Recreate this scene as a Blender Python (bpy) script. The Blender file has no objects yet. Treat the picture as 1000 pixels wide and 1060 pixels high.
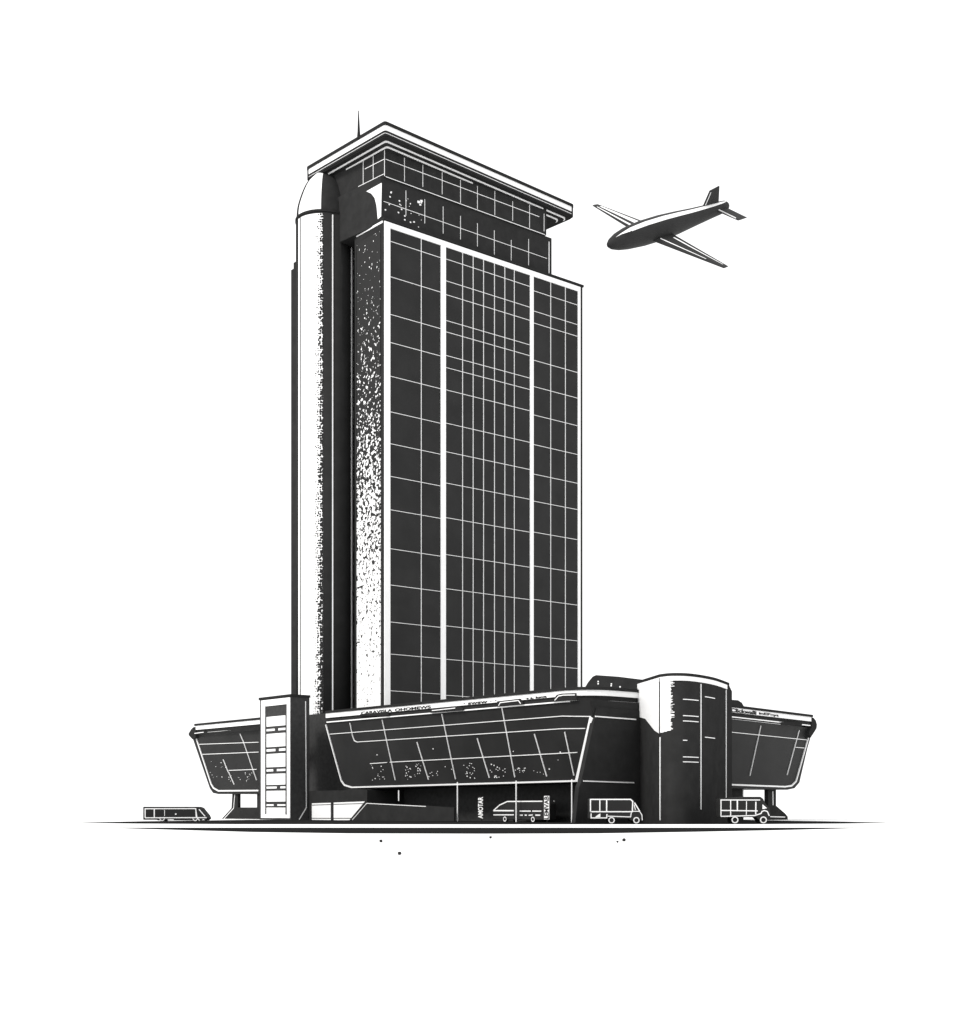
import bpy, bmesh, math, random
from mathutils import Vector as V, Matrix

random.seed(7)
scn = bpy.context.scene
COL = scn.collection
W_IMG, H_EYE, FOC, HZ = 1000.0, 1.6, 1420.0, 837.0     # photo width, eye height (m), focal length and horizon row (px)

# ------------------------------------------------------------------ geometry helpers
def at(px, py, Y):
    return V(((px-500)/FOC*Y, Y, H_EYE+(HZ-py)/FOC*Y))
def hit(px, py, p0, n):
    d = V(((px-500)/FOC, 1, (HZ-py)/FOC)); c = V((0, 0, H_EYE))
    return c + d*((p0-c).dot(n)/d.dot(n))
def ground(px, py, z=0.0):
    return at(px, py, (H_EYE-z)*FOC/(py-HZ))

R = V((math.cos(math.radians(40)), math.sin(math.radians(40)), 0))      # along the tower's broad front
L = V((-R.y, R.x, 0))                                                   # along the terminal's glazed front
O = V((11.62, 150, 0))                                                  # near corner of the terminal
Z = V((0, 0, 1))
def rl(r, l, z=0.0):
    return O + R*r + L*l + Z*z

def prism(bm, pts, vec):
    a = [bm.verts.new(p) for p in pts]; b = [bm.verts.new(p+vec) for p in pts]
    n = len(pts)
    fs = [bm.faces.new(a), bm.faces.new(b[::-1])]
    for i in range(n):
        fs.append(bm.faces.new((a[i], b[i], b[(i+1) % n], a[(i+1) % n])))
    return fs
def boxrl(bm, r0, r1, l0, l1, z0, z1):
    prism(bm, [rl(r0, l0, z0), rl(r1, l0, z0), rl(r1, l1, z0), rl(r0, l1, z0)], Z*(z1-z0))
def strip(bm, pts, n, w, d0, d1, closed=False):
    """a mitred flat bar following pts on a plane with normal n"""
    m = len(pts); lo = []; hi = []
    for i in range(m):
        if closed: a, b = pts[i-1], pts[(i+1) % m]
        else: a, b = pts[max(i-1, 0)], pts[min(i+1, m-1)]
        u = (pts[i]-a); v = (b-pts[i])
        if u.length < 1e-6: u = v
        if v.length < 1e-6: v = u
        u = u.normalized(); v = v.normalized()
        s1 = n.cross(u).normalized(); s2 = n.cross(v).normalized()
        s = (s1+s2).normalized(); k = w/2/max(s.dot(s1), .35)
        lo.append(pts[i]-s*k); hi.append(pts[i]+s*k)
    A = [[bm.verts.new(p+n*d) for p in q] for d in (d0, d1) for q in (lo, hi)]
    l0, h0, l1, h1 = A
    rng = range(m) if closed else range(m-1)
    for i in rng:
        j = (i+1) % m
        for q in ((l1[i], l1[j], h1[j], h1[i]), (l0[i], h0[i], h0[j], l0[j]),
                  (l0[i], l0[j], l1[j], l1[i]), (h0[i], h1[i], h1[j], h0[j])):
            bm.faces.new(q)
    if not closed:
        bm.faces.new((l0[0], l1[0], h1[0], h0[0])); bm.faces.new((l0[-1], h0[-1], h1[-1], l1[-1]))
def band(bm, path, z0, z1, t0, t1):
    """vertical band following a plan path (XY), between offsets t0 and t1 to its left"""
    m = len(path); off = []
    for i in range(m):
        a, b = path[max(i-1, 0)], path[min(i+1, m-1)]
        u = path[i]-a; v = b-path[i]
        if u.length < 1e-6: u = v
        if v.length < 1e-6: v = u
        u = u.normalized(); v = v.normalized()
        s1 = Z.cross(u); s = (s1+Z.cross(v)).normalized(); off.append(s/max(s.dot(s1), .35))
    ring = []
    for t, z in ((t0, z0), (t0, z1), (t1, z1), (t1, z0)):
        ring.append([bm.verts.new(V((p.x+o.x*t, p.y+o.y*t, z))) for p, o in zip(path, off)])
    for k in range(4):
        a, b = ring[k], ring[(k+1) % 4]
        for i in range(m-1):
            bm.faces.new((a[i], b[i], b[i+1], a[i+1]))
    bm.faces.new([r[0] for r in ring]); bm.faces.new([r[-1] for r in ring][::-1])
def lathe(bm, c, prof, a0=0.0, a1=2*math.pi, n=64, cap=False):
    full = abs(a1-a0-2*math.pi) < 1e-6
    rows = []
    for rad, z in prof:
        rows.append([bm.verts.new(V((c.x+rad*math.cos(a0+(a1-a0)*i/n), c.y+rad*math.sin(a0+(a1-a0)*i/n), z)))
                     for i in range(n if full else n+1)])
    for a, b in zip(rows, rows[1:]):
        k = len(a)
        for i in range(k if full else k-1):
            j = (i+1) % k
            bm.faces.new((a[i], a[j], b[j], b[i]))
    if cap:
        bm.faces.new(rows[0][::-1]); bm.faces.new(rows[-1])
def cyl(bm, p, q, r0, r1=None, n=16):
    r1 = r0 if r1 is None else r1
    a = (q-p).normalized(); x = a.orthogonal().normalized(); y = a.cross(x)
    A = [bm.verts.new(p+(x*math.cos(t)+y*math.sin(t))*r0) for t in [2*math.pi*i/n for i in range(n)]]
    B = [bm.verts.new(q+(x*math.cos(t)+y*math.sin(t))*r1) for t in [2*math.pi*i/n for i in range(n)]]
    for i in range(n):
        bm.faces.new((A[i], A[(i+1) % n], B[(i+1) % n], B[i]))
    bm.faces.new(A[::-1]); bm.faces.new(B)
def smooth_curve(pts, n=6):
    out = []
    for i in range(len(pts)-1):
        p0, p1, p2, p3 = pts[max(i-1, 0)], pts[i], pts[i+1], pts[min(i+2, len(pts)-1)]
        for k in range(n):
            t = k/n
            out.append(.5*((2*p1)+(p2-p0)*t+(2*p0-5*p1+4*p2-p3)*t*t+(3*p1-p0-3*p2+p3)*t**3))
    return out+[pts[-1]]

ORG = {}
def thing(name, label, cat, loc, group=None):
    o = bpy.data.objects.new(name, None); COL.objects.link(o); o.location = loc
    o.empty_display_size = .5
    o['label'] = label; o['category'] = cat
    if group: o['group'] = group
    ORG[o] = V(loc)
    return o
def obj(name, bm, mat, parent=None, smooth=False, label=None, bevel=0):
    bmesh.ops.recalc_face_normals(bm, faces=bm.faces)
    me = bpy.data.meshes.new(name)
    if parent is not None:
        o0 = ORG[parent]
        for v in bm.verts: v.co -= o0
    bm.to_mesh(me); bm.free(); me.materials.append(mat)
    if smooth:
        for p in me.polygons: p.use_smooth = True
    o = bpy.data.objects.new(name, me); COL.objects.link(o)
    if parent is not None:
        o.parent = parent; ORG[o] = ORG[parent]
    if label: o['label'] = label
    if bevel:
        md = o.modifiers.new('bevel', 'BEVEL'); md.width = bevel; md.segments = 2; md.limit_method = 'ANGLE'
    return o
def struct(name, bm, mat):
    o = obj(name, bm, mat); o['kind'] = 'structure'; return o
def nb(): return bmesh.new()
def bars(name, lines, n, w, d0, d1, mat, parent):
    for pts in lines:
        bm = nb(); strip(bm, pts, n, w, d0, d1); obj(name, bm, mat, parent)
def text_mesh(s, size, org, u, v, mat, parent, name='lettering', n_off=.03, width=None, bold=0.0):
    cu = bpy.data.curves.new('lettering', 'FONT'); cu.body = s; cu.size = 1; cu.extrude = .02; cu.offset = bold
    tmp = bpy.data.objects.new('lettering', cu); COL.objects.link(tmp)
    dg = bpy.context.evaluated_depsgraph_get(); dg.update()
    me = bpy.data.meshes.new_from_object(tmp.evaluated_get(dg))
    bpy.data.objects.remove(tmp)
    xs = [q.co.x for q in me.vertices]; ys = [q.co.y for q in me.vertices]
    sx = size if width is None else width/(max(xs)-min(xs))
    n = u.cross(v).normalized(); sy = size/(max(ys)-min(ys))
    for q in me.vertices:
        q.co = org + u*((q.co.x-min(xs))*sx) + v*((q.co.y-min(ys))*sy) + n*(q.co.z+n_off) - ORG[parent]
    me.materials.clear(); me.materials.append(mat)
    o = bpy.data.objects.new(name, me); COL.objects.link(o); o.parent = parent; ORG[o] = ORG[parent]
    return o

# ------------------------------------------------------------------ materials
def mat(name, col, rough=.6, spec=.25, var=.12, scale=.8, bump=0.0, bscale=20):
    m = bpy.data.materials.new(name); m.use_nodes = True
    nt = m.node_tree; N = nt.nodes; b = N['Principled BSDF']
    b.inputs['Roughness'].default_value = rough
    b.inputs['Specular IOR Level'].default_value = spec
    tc = N.new('ShaderNodeTexCoord'); nz = N.new('ShaderNodeTexNoise')
    nz.inputs['Scale'].default_value = scale; nz.inputs['Detail'].default_value = 5
    nt.links.new(tc.outputs['Object'], nz.inputs['Vector'])
    rp = N.new('ShaderNodeValToRGB')
    c = col if not isinstance(col, float) else (col, col, col)
    rp.color_ramp.elements[0].position = .3; rp.color_ramp.elements[1].position = .7
    rp.color_ramp.elements[0].color = (*[k*(1-var) for k in c], 1)
    rp.color_ramp.elements[1].color = (*[min(1, k*(1+var)) for k in c], 1)
    nt.links.new(nz.outputs['Fac'], rp.inputs['Fac']); nt.links.new(rp.outputs['Color'], b.inputs['Base Color'])
    if bump:
        n2 = N.new('ShaderNodeTexNoise'); n2.inputs['Scale'].default_value = bscale; n2.inputs['Detail'].default_value = 2
        nt.links.new(tc.outputs['Object'], n2.inputs['Vector'])
        bp = N.new('ShaderNodeBump'); bp.inputs['Strength'].default_value = bump; bp.inputs['Distance'].default_value = .05
        nt.links.new(n2.outputs['Fac'], bp.inputs['Height']); nt.links.new(bp.outputs['Normal'], b.inputs['Normal'])
    return m
WHITE = mat('white_painted_metal', .86, .5, .3, .03)
WHITER = mat('white_render', .86, .8, .2, .03, 2)
INK = mat('charcoal_cladding', .0285, .7, .0, .12)
INKR = mat('charcoal_render', .05, .9, .0, .15, 2)
GLASS = mat('dark_glazing', .0225, .3, .08, .15, .25)
WGLASS = mat('smoked_glazing', .0225, .4, .04, .15, .25)
TRIM = mat('black_edge_trim', .025, .7, .0, .1)
ASPH = mat('dark_asphalt', .018, .9, .0, .2, 3)
GROUND = mat('white_concrete_ground', .84, .9, .1, .03, .3)
KERB = mat('white_paving', .84, .85, .1, .03, 1)
BODY = mat('charcoal_vehicle_paint', .0285, .5, .03, .1)
TYRE = mat('black_rubber', .025, .9, .0, .1, 8)
PLANE = mat('charcoal_aircraft_paint', .0285, .5, .04, .08)
STONE = mat('dark_pebble_stone', .03, .9, .1, .3, 20)

SHAFT = mat('dark_shaft_enamel', .031, .7, .0, .1, .5)
def highlight_edge():
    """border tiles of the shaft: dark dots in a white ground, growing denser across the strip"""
    m = bpy.data.materials.new('highlight_stipple'); m.use_nodes = True
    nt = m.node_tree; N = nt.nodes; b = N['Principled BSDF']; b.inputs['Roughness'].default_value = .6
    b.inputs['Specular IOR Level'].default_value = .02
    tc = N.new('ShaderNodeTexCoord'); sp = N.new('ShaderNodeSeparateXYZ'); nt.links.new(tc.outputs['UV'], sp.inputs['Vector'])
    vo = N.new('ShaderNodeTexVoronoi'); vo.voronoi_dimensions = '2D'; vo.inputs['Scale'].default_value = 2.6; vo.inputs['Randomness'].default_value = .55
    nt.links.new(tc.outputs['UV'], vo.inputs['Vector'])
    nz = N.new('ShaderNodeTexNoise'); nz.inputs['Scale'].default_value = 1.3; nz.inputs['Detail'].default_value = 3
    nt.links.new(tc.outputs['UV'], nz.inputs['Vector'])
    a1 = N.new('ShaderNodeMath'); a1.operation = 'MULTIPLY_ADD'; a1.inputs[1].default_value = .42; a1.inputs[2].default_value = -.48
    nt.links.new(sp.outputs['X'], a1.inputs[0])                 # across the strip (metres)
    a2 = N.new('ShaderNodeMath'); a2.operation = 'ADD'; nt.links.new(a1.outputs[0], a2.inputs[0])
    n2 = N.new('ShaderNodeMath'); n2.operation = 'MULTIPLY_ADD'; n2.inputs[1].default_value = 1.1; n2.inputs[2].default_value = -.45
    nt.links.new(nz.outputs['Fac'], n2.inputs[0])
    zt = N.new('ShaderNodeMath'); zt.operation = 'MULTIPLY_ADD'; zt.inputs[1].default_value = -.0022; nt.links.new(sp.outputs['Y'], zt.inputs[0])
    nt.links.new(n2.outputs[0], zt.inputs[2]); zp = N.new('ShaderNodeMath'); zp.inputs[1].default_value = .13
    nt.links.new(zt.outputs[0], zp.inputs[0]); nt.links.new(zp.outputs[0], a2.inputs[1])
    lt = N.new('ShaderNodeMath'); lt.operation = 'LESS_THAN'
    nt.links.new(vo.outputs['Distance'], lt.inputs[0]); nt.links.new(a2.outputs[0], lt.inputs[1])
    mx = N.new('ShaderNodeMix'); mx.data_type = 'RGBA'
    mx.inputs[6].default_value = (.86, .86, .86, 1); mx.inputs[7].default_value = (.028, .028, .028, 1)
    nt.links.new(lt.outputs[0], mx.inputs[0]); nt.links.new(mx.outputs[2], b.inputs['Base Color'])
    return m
SPECK = highlight_edge()

def lit_wall(z_lo, z_hi):
    """light painted on the wall: white low down, dark dots thickening towards the top"""
    m = bpy.data.materials.new('stippled_wall_light'); m.use_nodes = True
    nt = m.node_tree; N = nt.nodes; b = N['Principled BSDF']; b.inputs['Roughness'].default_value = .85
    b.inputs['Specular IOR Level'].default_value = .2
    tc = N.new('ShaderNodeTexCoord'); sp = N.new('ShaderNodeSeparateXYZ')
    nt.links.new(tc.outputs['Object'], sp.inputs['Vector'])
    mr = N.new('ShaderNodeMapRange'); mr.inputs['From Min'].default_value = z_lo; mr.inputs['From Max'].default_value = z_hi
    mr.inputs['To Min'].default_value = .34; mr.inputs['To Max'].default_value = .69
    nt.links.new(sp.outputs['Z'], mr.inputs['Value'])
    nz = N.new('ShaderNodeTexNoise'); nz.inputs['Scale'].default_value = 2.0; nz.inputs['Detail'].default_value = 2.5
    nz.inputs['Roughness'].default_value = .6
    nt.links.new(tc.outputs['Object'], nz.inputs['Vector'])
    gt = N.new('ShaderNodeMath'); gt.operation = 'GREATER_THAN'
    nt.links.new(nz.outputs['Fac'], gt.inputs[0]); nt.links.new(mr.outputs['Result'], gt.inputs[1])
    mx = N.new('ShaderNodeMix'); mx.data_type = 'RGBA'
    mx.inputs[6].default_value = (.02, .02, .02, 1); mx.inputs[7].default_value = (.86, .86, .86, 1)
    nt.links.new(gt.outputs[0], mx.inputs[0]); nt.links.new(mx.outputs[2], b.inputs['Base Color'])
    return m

# ------------------------------------------------------------------ ground
bm = nb(); S = 4000
prism(bm, [V((-S, -S, -.5)), V((S, -S, -.5)), V((S, S, -.5)), V((-S, S, -.5))], Z*.5)
struct('ground', bm, GROUND)
def sheet(name, near, far, z, m):
    bm = nb(); pts = [ground(x, y, z) for x, y in near] + [ground(x, y, z) for x, y in reversed(far)]
    f = bm.faces.new([bm.verts.new(p) for p in pts]); struct(name, bm, m)
sheet('forecourt', [(84, 851.8), (140, 852.5), (240, 853.1), (500, 853.3), (780, 853.1), (870, 852.5), (917, 851.8)],
      [(84, 851.5), (150, 850.1), (260, 848.6), (500, 848.2), (760, 848.6), (860, 850.3), (917, 851.5)], .006, ASPH)
sheet('pavement', [(110, 856.1), (300, 856.3), (500, 856.3), (700, 856.3), (900, 856.1)],
      [(110, 853.6), (300, 853.8), (500, 853.8), (700, 853.8), (900, 853.6)], .004, KERB)
sheet('road', [(116, 857.0), (180, 858.9), (260, 861.2), (360, 862.6), (500, 863.0), (620, 862.6), (720, 861), (800, 859.4), (850, 858.2), (892, 857.0)],
      [(116, 856.8), (200, 856.8), (320, 856.8), (500, 856.8), (680, 856.8), (800, 856.8), (892, 856.8)], .006, ASPH)

# ------------------------------------------------------------------ the tower
NF = -L                                                                  # outward normal of the broad front
FL = 63.18                                                               # the broad front lies on l = FL
def front(px, py): return hit(px, py, rl(0, FL), NF)
def fr(px): return (front(px, 500)-O).dot(R)
tower = thing('office_tower', 'tall dark glazed office tower with white framed front, round shaft and flat overhanging roof',
              'tower', rl(39, 75, 0))
r0, r1 = fr(397.3), fr(603.0)
ZT = 91.7
bm = nb(); boxrl(bm, r0, r1, FL, FL+7.8, 0, ZT)
slab = obj('tower_slab', bm, INK, tower)
bm = nb(); boxrl(bm, r0-.12, r1+.12, FL-.22, FL+7.9, ZT, ZT+.36); obj('parapet_cap', bm, TRIM, slab)
# white frame of the front
fx = [fr(x) for x in (397.6, 403.4, 455.8, 461.0, 548.2, 551.8, 597.7, 600.3)]
ZF0, ZF1 = 8.0, 91.55
bm = nb()
boxrl(bm, fx[0], fx[1], FL-.18, FL+.05, ZF0, ZF1)
boxrl(bm, fx[6], fx[7], FL-.18, FL+.05, ZF0, ZF1)
boxrl(bm, fx[1], fx[6], FL-.178, FL+.05, ZF1-.85, ZF1)
obj('facade_frame', bm, WHITE, slab)
for a, b in ((fx[2], fx[3]), (fx[4], fx[5])):
    bm = nb(); boxrl(bm, a, b, FL-.17, FL+.05, ZF0, ZF1-.85); obj('pier', bm, WHITE, slab)
def zf(px, py): return front(px, py).z
bays = [
    (fx[1], fx[2], [435.7], 403, [249.6, 286.3, 325.3, 354.4, 389.3, 426.2, 459.2, 493, 527.6, 567.9, 605.5, 643.8, 677, 715]),
    (fx[3], fx[4], [478.5, 489.4, 500.2, 511.5, 522.2, 532], 462,
     [268.4, 291, 305.3, 332, 343.8, 368.2, 380.7, 403.8, 438.2, 467.8, 500.2, 536, 574.2, 609.5, 648, 682.5, 719.8]),
    (fx[5], fx[6], [569.7, 584.9], 553,
     [301.4, 322.3, 334.7, 373.2, 400.4, 429.8, 460.4, 491, 519, 551, 586, 620.6, 658.7, 688]),
]
panes = []
for a, b, mull, pxr, ys in bays:
    ms = [fr(x) for x in mull]; zs = [zf(pxr, y) for y in ys]
    for r in ms:
        bm = nb(); boxrl(bm, r-.04, r+.04, FL-.13, FL+.02, ZF0, ZF1-.85); obj('mullion', bm, WHITE, slab)
    for z in zs:
        bm = nb(); boxrl(bm, a, b, FL-.11, FL+.02, z-.034, z+.034); obj('transom', bm, WHITE, slab)
    rs = [a]+ms+[b]; zz = [ZF1-.85]+zs+[ZF0]
    for i in range(len(rs)-1):
        for j in range(len(zz)-1):
            panes.append((rs[i]+.07, rs[i+1]-.07, zz[j+1]+.065, zz[j]-.065))
panes.sort(key=lambda p: -(p[1]-p[0])*(p[3]-max(p[2], 14))/(1+.004*p[0]))
for p in panes[:100]:
    bm = nb(); boxrl(bm, p[0], p[1], FL-.04, FL+.02, p[2], p[3]); obj('window_pane', bm, GLASS, slab)
bm = nb()
for p in panes[100:]: boxrl(bm, p[0], p[1], FL-.04, FL+.02, p[2], p[3])
o = obj('window_pane', bm, GLASS, slab); o['kind'] = 'stuff'
# side wall of the slab: stippled painted light between dark edges
bm = nb(); boxrl(bm, r0-.10, r0+.02, FL+.75, FL+7.1, 6, 90.3)
obj('side_wall', bm, lit_wall(14-0, 86), tower, label='side wall with painted light, stippled darker upwards')
bm = nb(); boxrl(bm, r0-.16, r0+.02, FL+7.12, FL+7.5, 6, 90.3); obj('joint_strip', bm, INK, slab)
bm = nb(); strip(bm, [rl(r0, FL+.2, ZT-.2), rl(r0, FL+7.2, ZT-.2)], -R, .3, -.02, .12); obj('parapet_line', bm, WHITE, slab)

# rear wing behind the shaft
bm = nb(); boxrl(bm, r0+5.5, r1-4, FL+7.8, FL+21, 0, 92.0); boxrl(bm, r0, r1-4, FL+21, FL+26.5, 0, 92.0); boxrl(bm, r0+.3, r1-4.3, FL+21.2, FL+26.2, 92.0, 93.2)
rear = obj('rear_wing', bm, INK, tower)

# round shaft
cc = at(336.5, 837, 221.5); cc.z = 0
SR = 4.68
bm = nb(); lathe(bm, cc, [(SR, 0), (SR, 96.2)], n=96, cap=True)
shaft = obj('round_shaft', bm, SHAFT, tower, smooth=False)
for p in shaft.data.polygons: p.use_smooth = abs(p.normal.z) < .5
def shaft_pt(px, rad=SR):
    """plan point of the shaft's near side seen in picture column px"""
    k = (px-500)/FOC; d = V((k, 1, 0)).normalized(); t = d.dot(cc); h2 = t*t-(cc.length_squared-rad*rad)
    return d*(t-math.sqrt(max(h2, 0)))
p = shaft_pt(344.3); n = (p-cc).normalized()
bm = nb(); strip(bm, [p+Z*4, p+Z*95.6], n, .18, -.05, .06); obj('joint_strip', bm, WHITE, shaft)
def bearing(px):
    p = shaft_pt(px)-cc; return math.atan2(p.y, p.x)
def sector(name, px0, px1, z0, z1, add, m, label=None):
    a0, a1 = bearing(px0), bearing(px1); bm = nb()
    n = 12; uv = bm.loops.layers.uv.new('UVMap'); rad = SR+add
    co = [(cc.x+rad*math.cos(a0+(a1-a0)*i/n), cc.y+rad*math.sin(a0+(a1-a0)*i/n), rad*(a1-a0)*i/n) for i in range(n+1)]
    ci = [(cc.x+(SR-.03)*math.cos(a0+(a1-a0)*i/n), cc.y+(SR-.03)*math.sin(a0+(a1-a0)*i/n)) for i in range(n+1)]
    v0 = [bm.verts.new((x, y, z0)) for x, y, u in co]; v1 = [bm.verts.new((x, y, z1)) for x, y, u in co]
    w0 = [bm.verts.new((x, y, z0)) for x, y in ci]; w1 = [bm.verts.new((x, y, z1)) for x, y in ci]
    for i in range(n):
        f = bm.faces.new((v0[i], v0[i+1], v1[i+1], v1[i]))
        for lp, (u, v) in zip(f.loops, ((co[i][2], z0), (co[i+1][2], z0), (co[i+1][2], z1), (co[i][2], z1))): lp[uv].uv = (u, v)
        bm.faces.new((v1[i], v1[i+1], w1[i+1], w1[i]))
    bm.faces.new((v0[0], v1[0], w1[0], w0[0])); bm.faces.new((v0[n], w0[n], w1[n], v1[n]))
    return obj(name, bm, m, shaft, label=label)
sector('joint_strip', 363.4, 365.0, 3, 95.7, .1, WHITE)
sector('edge_strip', 309.1, 310.4, 3, 95.7, .04, WHITE)
sector('highlight_strip', 311.6, 319.6, 3, 95.7, .04, WHITE, 'highlight of the shaft painted as a white strip')  # the shaft's highlight, put in as solid white colour
sector('highlight_edge_strip', 319.6, 334.5, 3, 95.7, .04, SPECK, 'stippled edge of the painted shaft highlight')
bm = nb(); lathe(bm, cc, [(SR-.2, 96.0), (SR+.1, 96.0), (SR+.1, 96.35), (SR-.2, 96.35)], n=96)
obj('shaft_rim', bm, TRIM, shaft)
# cap over the shaft: highlight painted white on the outer side, dark by the penthouse
prof = smooth_curve([V((SR-.1, 96.3, 0)), V((4.45, 98.2, 0)), V((3.85, 100.3, 0)), V((3.0, 102.2, 0)), (V((1.9, 103.5, 0)))], 4)
prof = [(p.x, p.y) for p in prof]
va = math.atan2(-cc.y, -cc.x)                                            # bearing of the camera from the shaft
dl = math.radians(8)
def lathe_rows(rows, n=24):
    """surface of revolution whose start and end bearings change from ring to ring"""
    bm = nb(); vs = []
    for rad, z, a0, a1 in rows:
        vs.append([bm.verts.new(V((cc.x+rad*math.cos(a0+(a1-a0)*i/n), cc.y+rad*math.sin(a0+(a1-a0)*i/n), z))) for i in range(n+1)])
    for a, b in zip(vs, vs[1:]):
        for i in range(n): bm.faces.new((a[i], a[i+1], b[i+1], b[i]))
    return bm
rib = []
for i, (rad, z) in enumerate(prof):
    (ra_, za_), (rb_, zb_) = prof[max(i-1, 0)], prof[min(i+1, len(prof)-1)]
    tilt = (ra_-rb_)/max(zb_-za_, 1e-3)
    rib.append(math.acos(min(.95, tilt*math.tan(math.radians(22.5))))-math.radians(20)-.35/rad*.5)
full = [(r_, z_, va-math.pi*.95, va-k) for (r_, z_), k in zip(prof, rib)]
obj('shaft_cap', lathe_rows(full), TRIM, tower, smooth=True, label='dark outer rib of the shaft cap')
obj('shaft_cap', lathe_rows([(r_, z_, va-k, va-dl) for (r_, z_), k in zip(prof, rib)]), WHITE, tower, smooth=True, label='highlight side of the shaft cap, painted white')
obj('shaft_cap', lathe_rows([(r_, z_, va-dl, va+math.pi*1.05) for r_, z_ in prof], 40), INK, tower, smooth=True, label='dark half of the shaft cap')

# penthouse and roof
LD = V((-.7071, .7071, 0))                                               # the roof's short side
ZS, ZR = 103.5, 105.1
def plan(a, b, c, d, z): return [V((p.x, p.y, z)) for p in (a, b, c, d)]
LB = FL+.9
cornB = rl(fr(395.6)+.35, LB); endB = rl((hit(571.3, 400, rl(0, LB), NF)-O).dot(R), LB)
LU = FL+.6
cornU = rl((hit(398.0, 200, rl(0, LU), NF)-O).dot(R), LU); endU = rl((hit(565.6, 400, rl(0, LU), NF)-O).dot(R), LU)
ZM = 98.8
bm = nb(); prism(bm, plan(cornB, endB, endB+L*14, cornB+LD*14, 91.5), Z*(ZM-91.5))
pent = obj('penthouse', bm, INK, tower, bevel=.1)
bm = nb(); prism(bm, plan(cornU, endU, endU+L*14, cornU+LD*15, ZM), Z*(ZS-ZM))
pentu = obj('penthouse', bm, INK, tower)
du = (endU-cornU).normalized(); db = (endB-cornB).normalized()
nlu = V((-LD.y, LD.x, 0)); nlu = nlu if nlu.dot(V((-1, -1, 0))) > 0 else -nlu
def line_on(pl, n, a, b): return [hit(*a, pl, n), hit(*b, pl, n)]
# lines on the upper penthouse
lw = .07
for a, b in (((399, 182.8), (564, 246.5)), ((399, 164.8), (558, 229))):
    p, q = line_on(cornU, NF, a, b); q.z = p.z
    bm = nb(); strip(bm, [p, q], NF, lw*1.2, -.02, .06); obj('transom', bm, WHITE, pentu)
for px in (418.5, 437.5, 457.5, 476.5, 494, 512, 530.5, 548, 563):
    k = random.uniform(0, 1.2)
    p = hit(px, 300, cornU, NF); a = V((p.x, p.y, ZM+.1+k*.5)); b = V((p.x, p.y, ZS-.5-random.uniform(0, .8)))
    bm = nb(); strip(bm, [a, b], NF, lw, -.02, .08); obj('mullion', bm, WHITE, pentu)
bm = nb(); strip(bm, [V((cornU.x, cornU.y, ZM)), V((cornU.x, cornU.y, ZS-.2))], NF, lw, -.02, .04); obj('mullion', bm, WHITE, pentu)
for x0, x1, z in ((0.1, 6.2, ZM+.35), (0.1, 4.6, ZM+2.6)):
    p = cornU+LD*x0; q = cornU+LD*x1
    bm = nb(); strip(bm, [V((p.x, p.y, z)), V((q.x, q.y, z))], nlu, lw*1.2, -.02, .06); obj('transom', bm, WHITE, pentu)
for d in (2.6, 5.0):
    p = cornU+LD*d
    bm = nb(); strip(bm, [V((p.x, p.y, ZM+.2)), V((p.x, p.y, ZS-.6))], nlu, lw, -.02, .08); obj('mullion', bm, WHITE, pentu)
# lines on the lower penthouse
p, q = line_on(cornB, NF, (397, 208.5), (566, 270)); q.z = p.z
bm = nb(); strip(bm, [p, q], NF, lw, -.02, .06); obj('transom', bm, WHITE, pent)
for px, z0, z1 in ((420, 94.0, 97.9), (439.5, 93.8, 97.6), (458.5, 93.2, 97.5), (476.5, 93.2, 97.0), (494, 93, 96.8), (511.5, 92.6, 96.6), (529, 92.4, 96), (547, 92.8, 97.2)):
    p = hit(px, 300, cornB, NF)
    bm = nb(); strip(bm, [V((p.x, p.y, z0)), V((p.x, p.y, z1))], NF, lw, -.02, .08); obj('mullion', bm, WHITE, pent)
p = hit(568.2, 300, cornB, NF)
bm = nb(); strip(bm, [V((p.x, p.y, 92)), V((p.x, p.y, 98))], NF, .14, -.02, .06); obj('mullion', bm, WHITE, pent)
bm = nb()
rs = random.Random(3)
for k in range(26):
    px = 397+rs.random()**1.5*45; yl = 192+(px-397)*.37; py = yl+rs.uniform(3, 30)
    c = hit(px, py, cornB, NF); s = rs.choice((.09, .12, .16, .2))
    strip(bm, [c, c+R*s*1.3], NF, s, -.02, .05)
for x, y, s in ((432, 209, .5), (435, 208, .45), (434, 212, .35)):
    c = hit(x, y, cornB, NF); strip(bm, [c, c+R*s+Z*.1], NF, s*.7, -.02, .051)
obj('pale_dot', bm, WHITE, pent, label='scattered pale dots')  # small pale dots set on the wall face
# sunlit patch painted white on the penthouse's side wall, curved along a shadow
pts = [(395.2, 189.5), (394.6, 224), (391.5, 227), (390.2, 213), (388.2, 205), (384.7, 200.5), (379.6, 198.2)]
bm = nb(); prism(bm, [hit(x, y, cornB+nlu*.04, nlu) for x, y in pts], nlu*.08); obj('lit_side_patch', bm, WHITE, tower, label='sunlit side wall patch painted white, with curved shadow edge')

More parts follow.
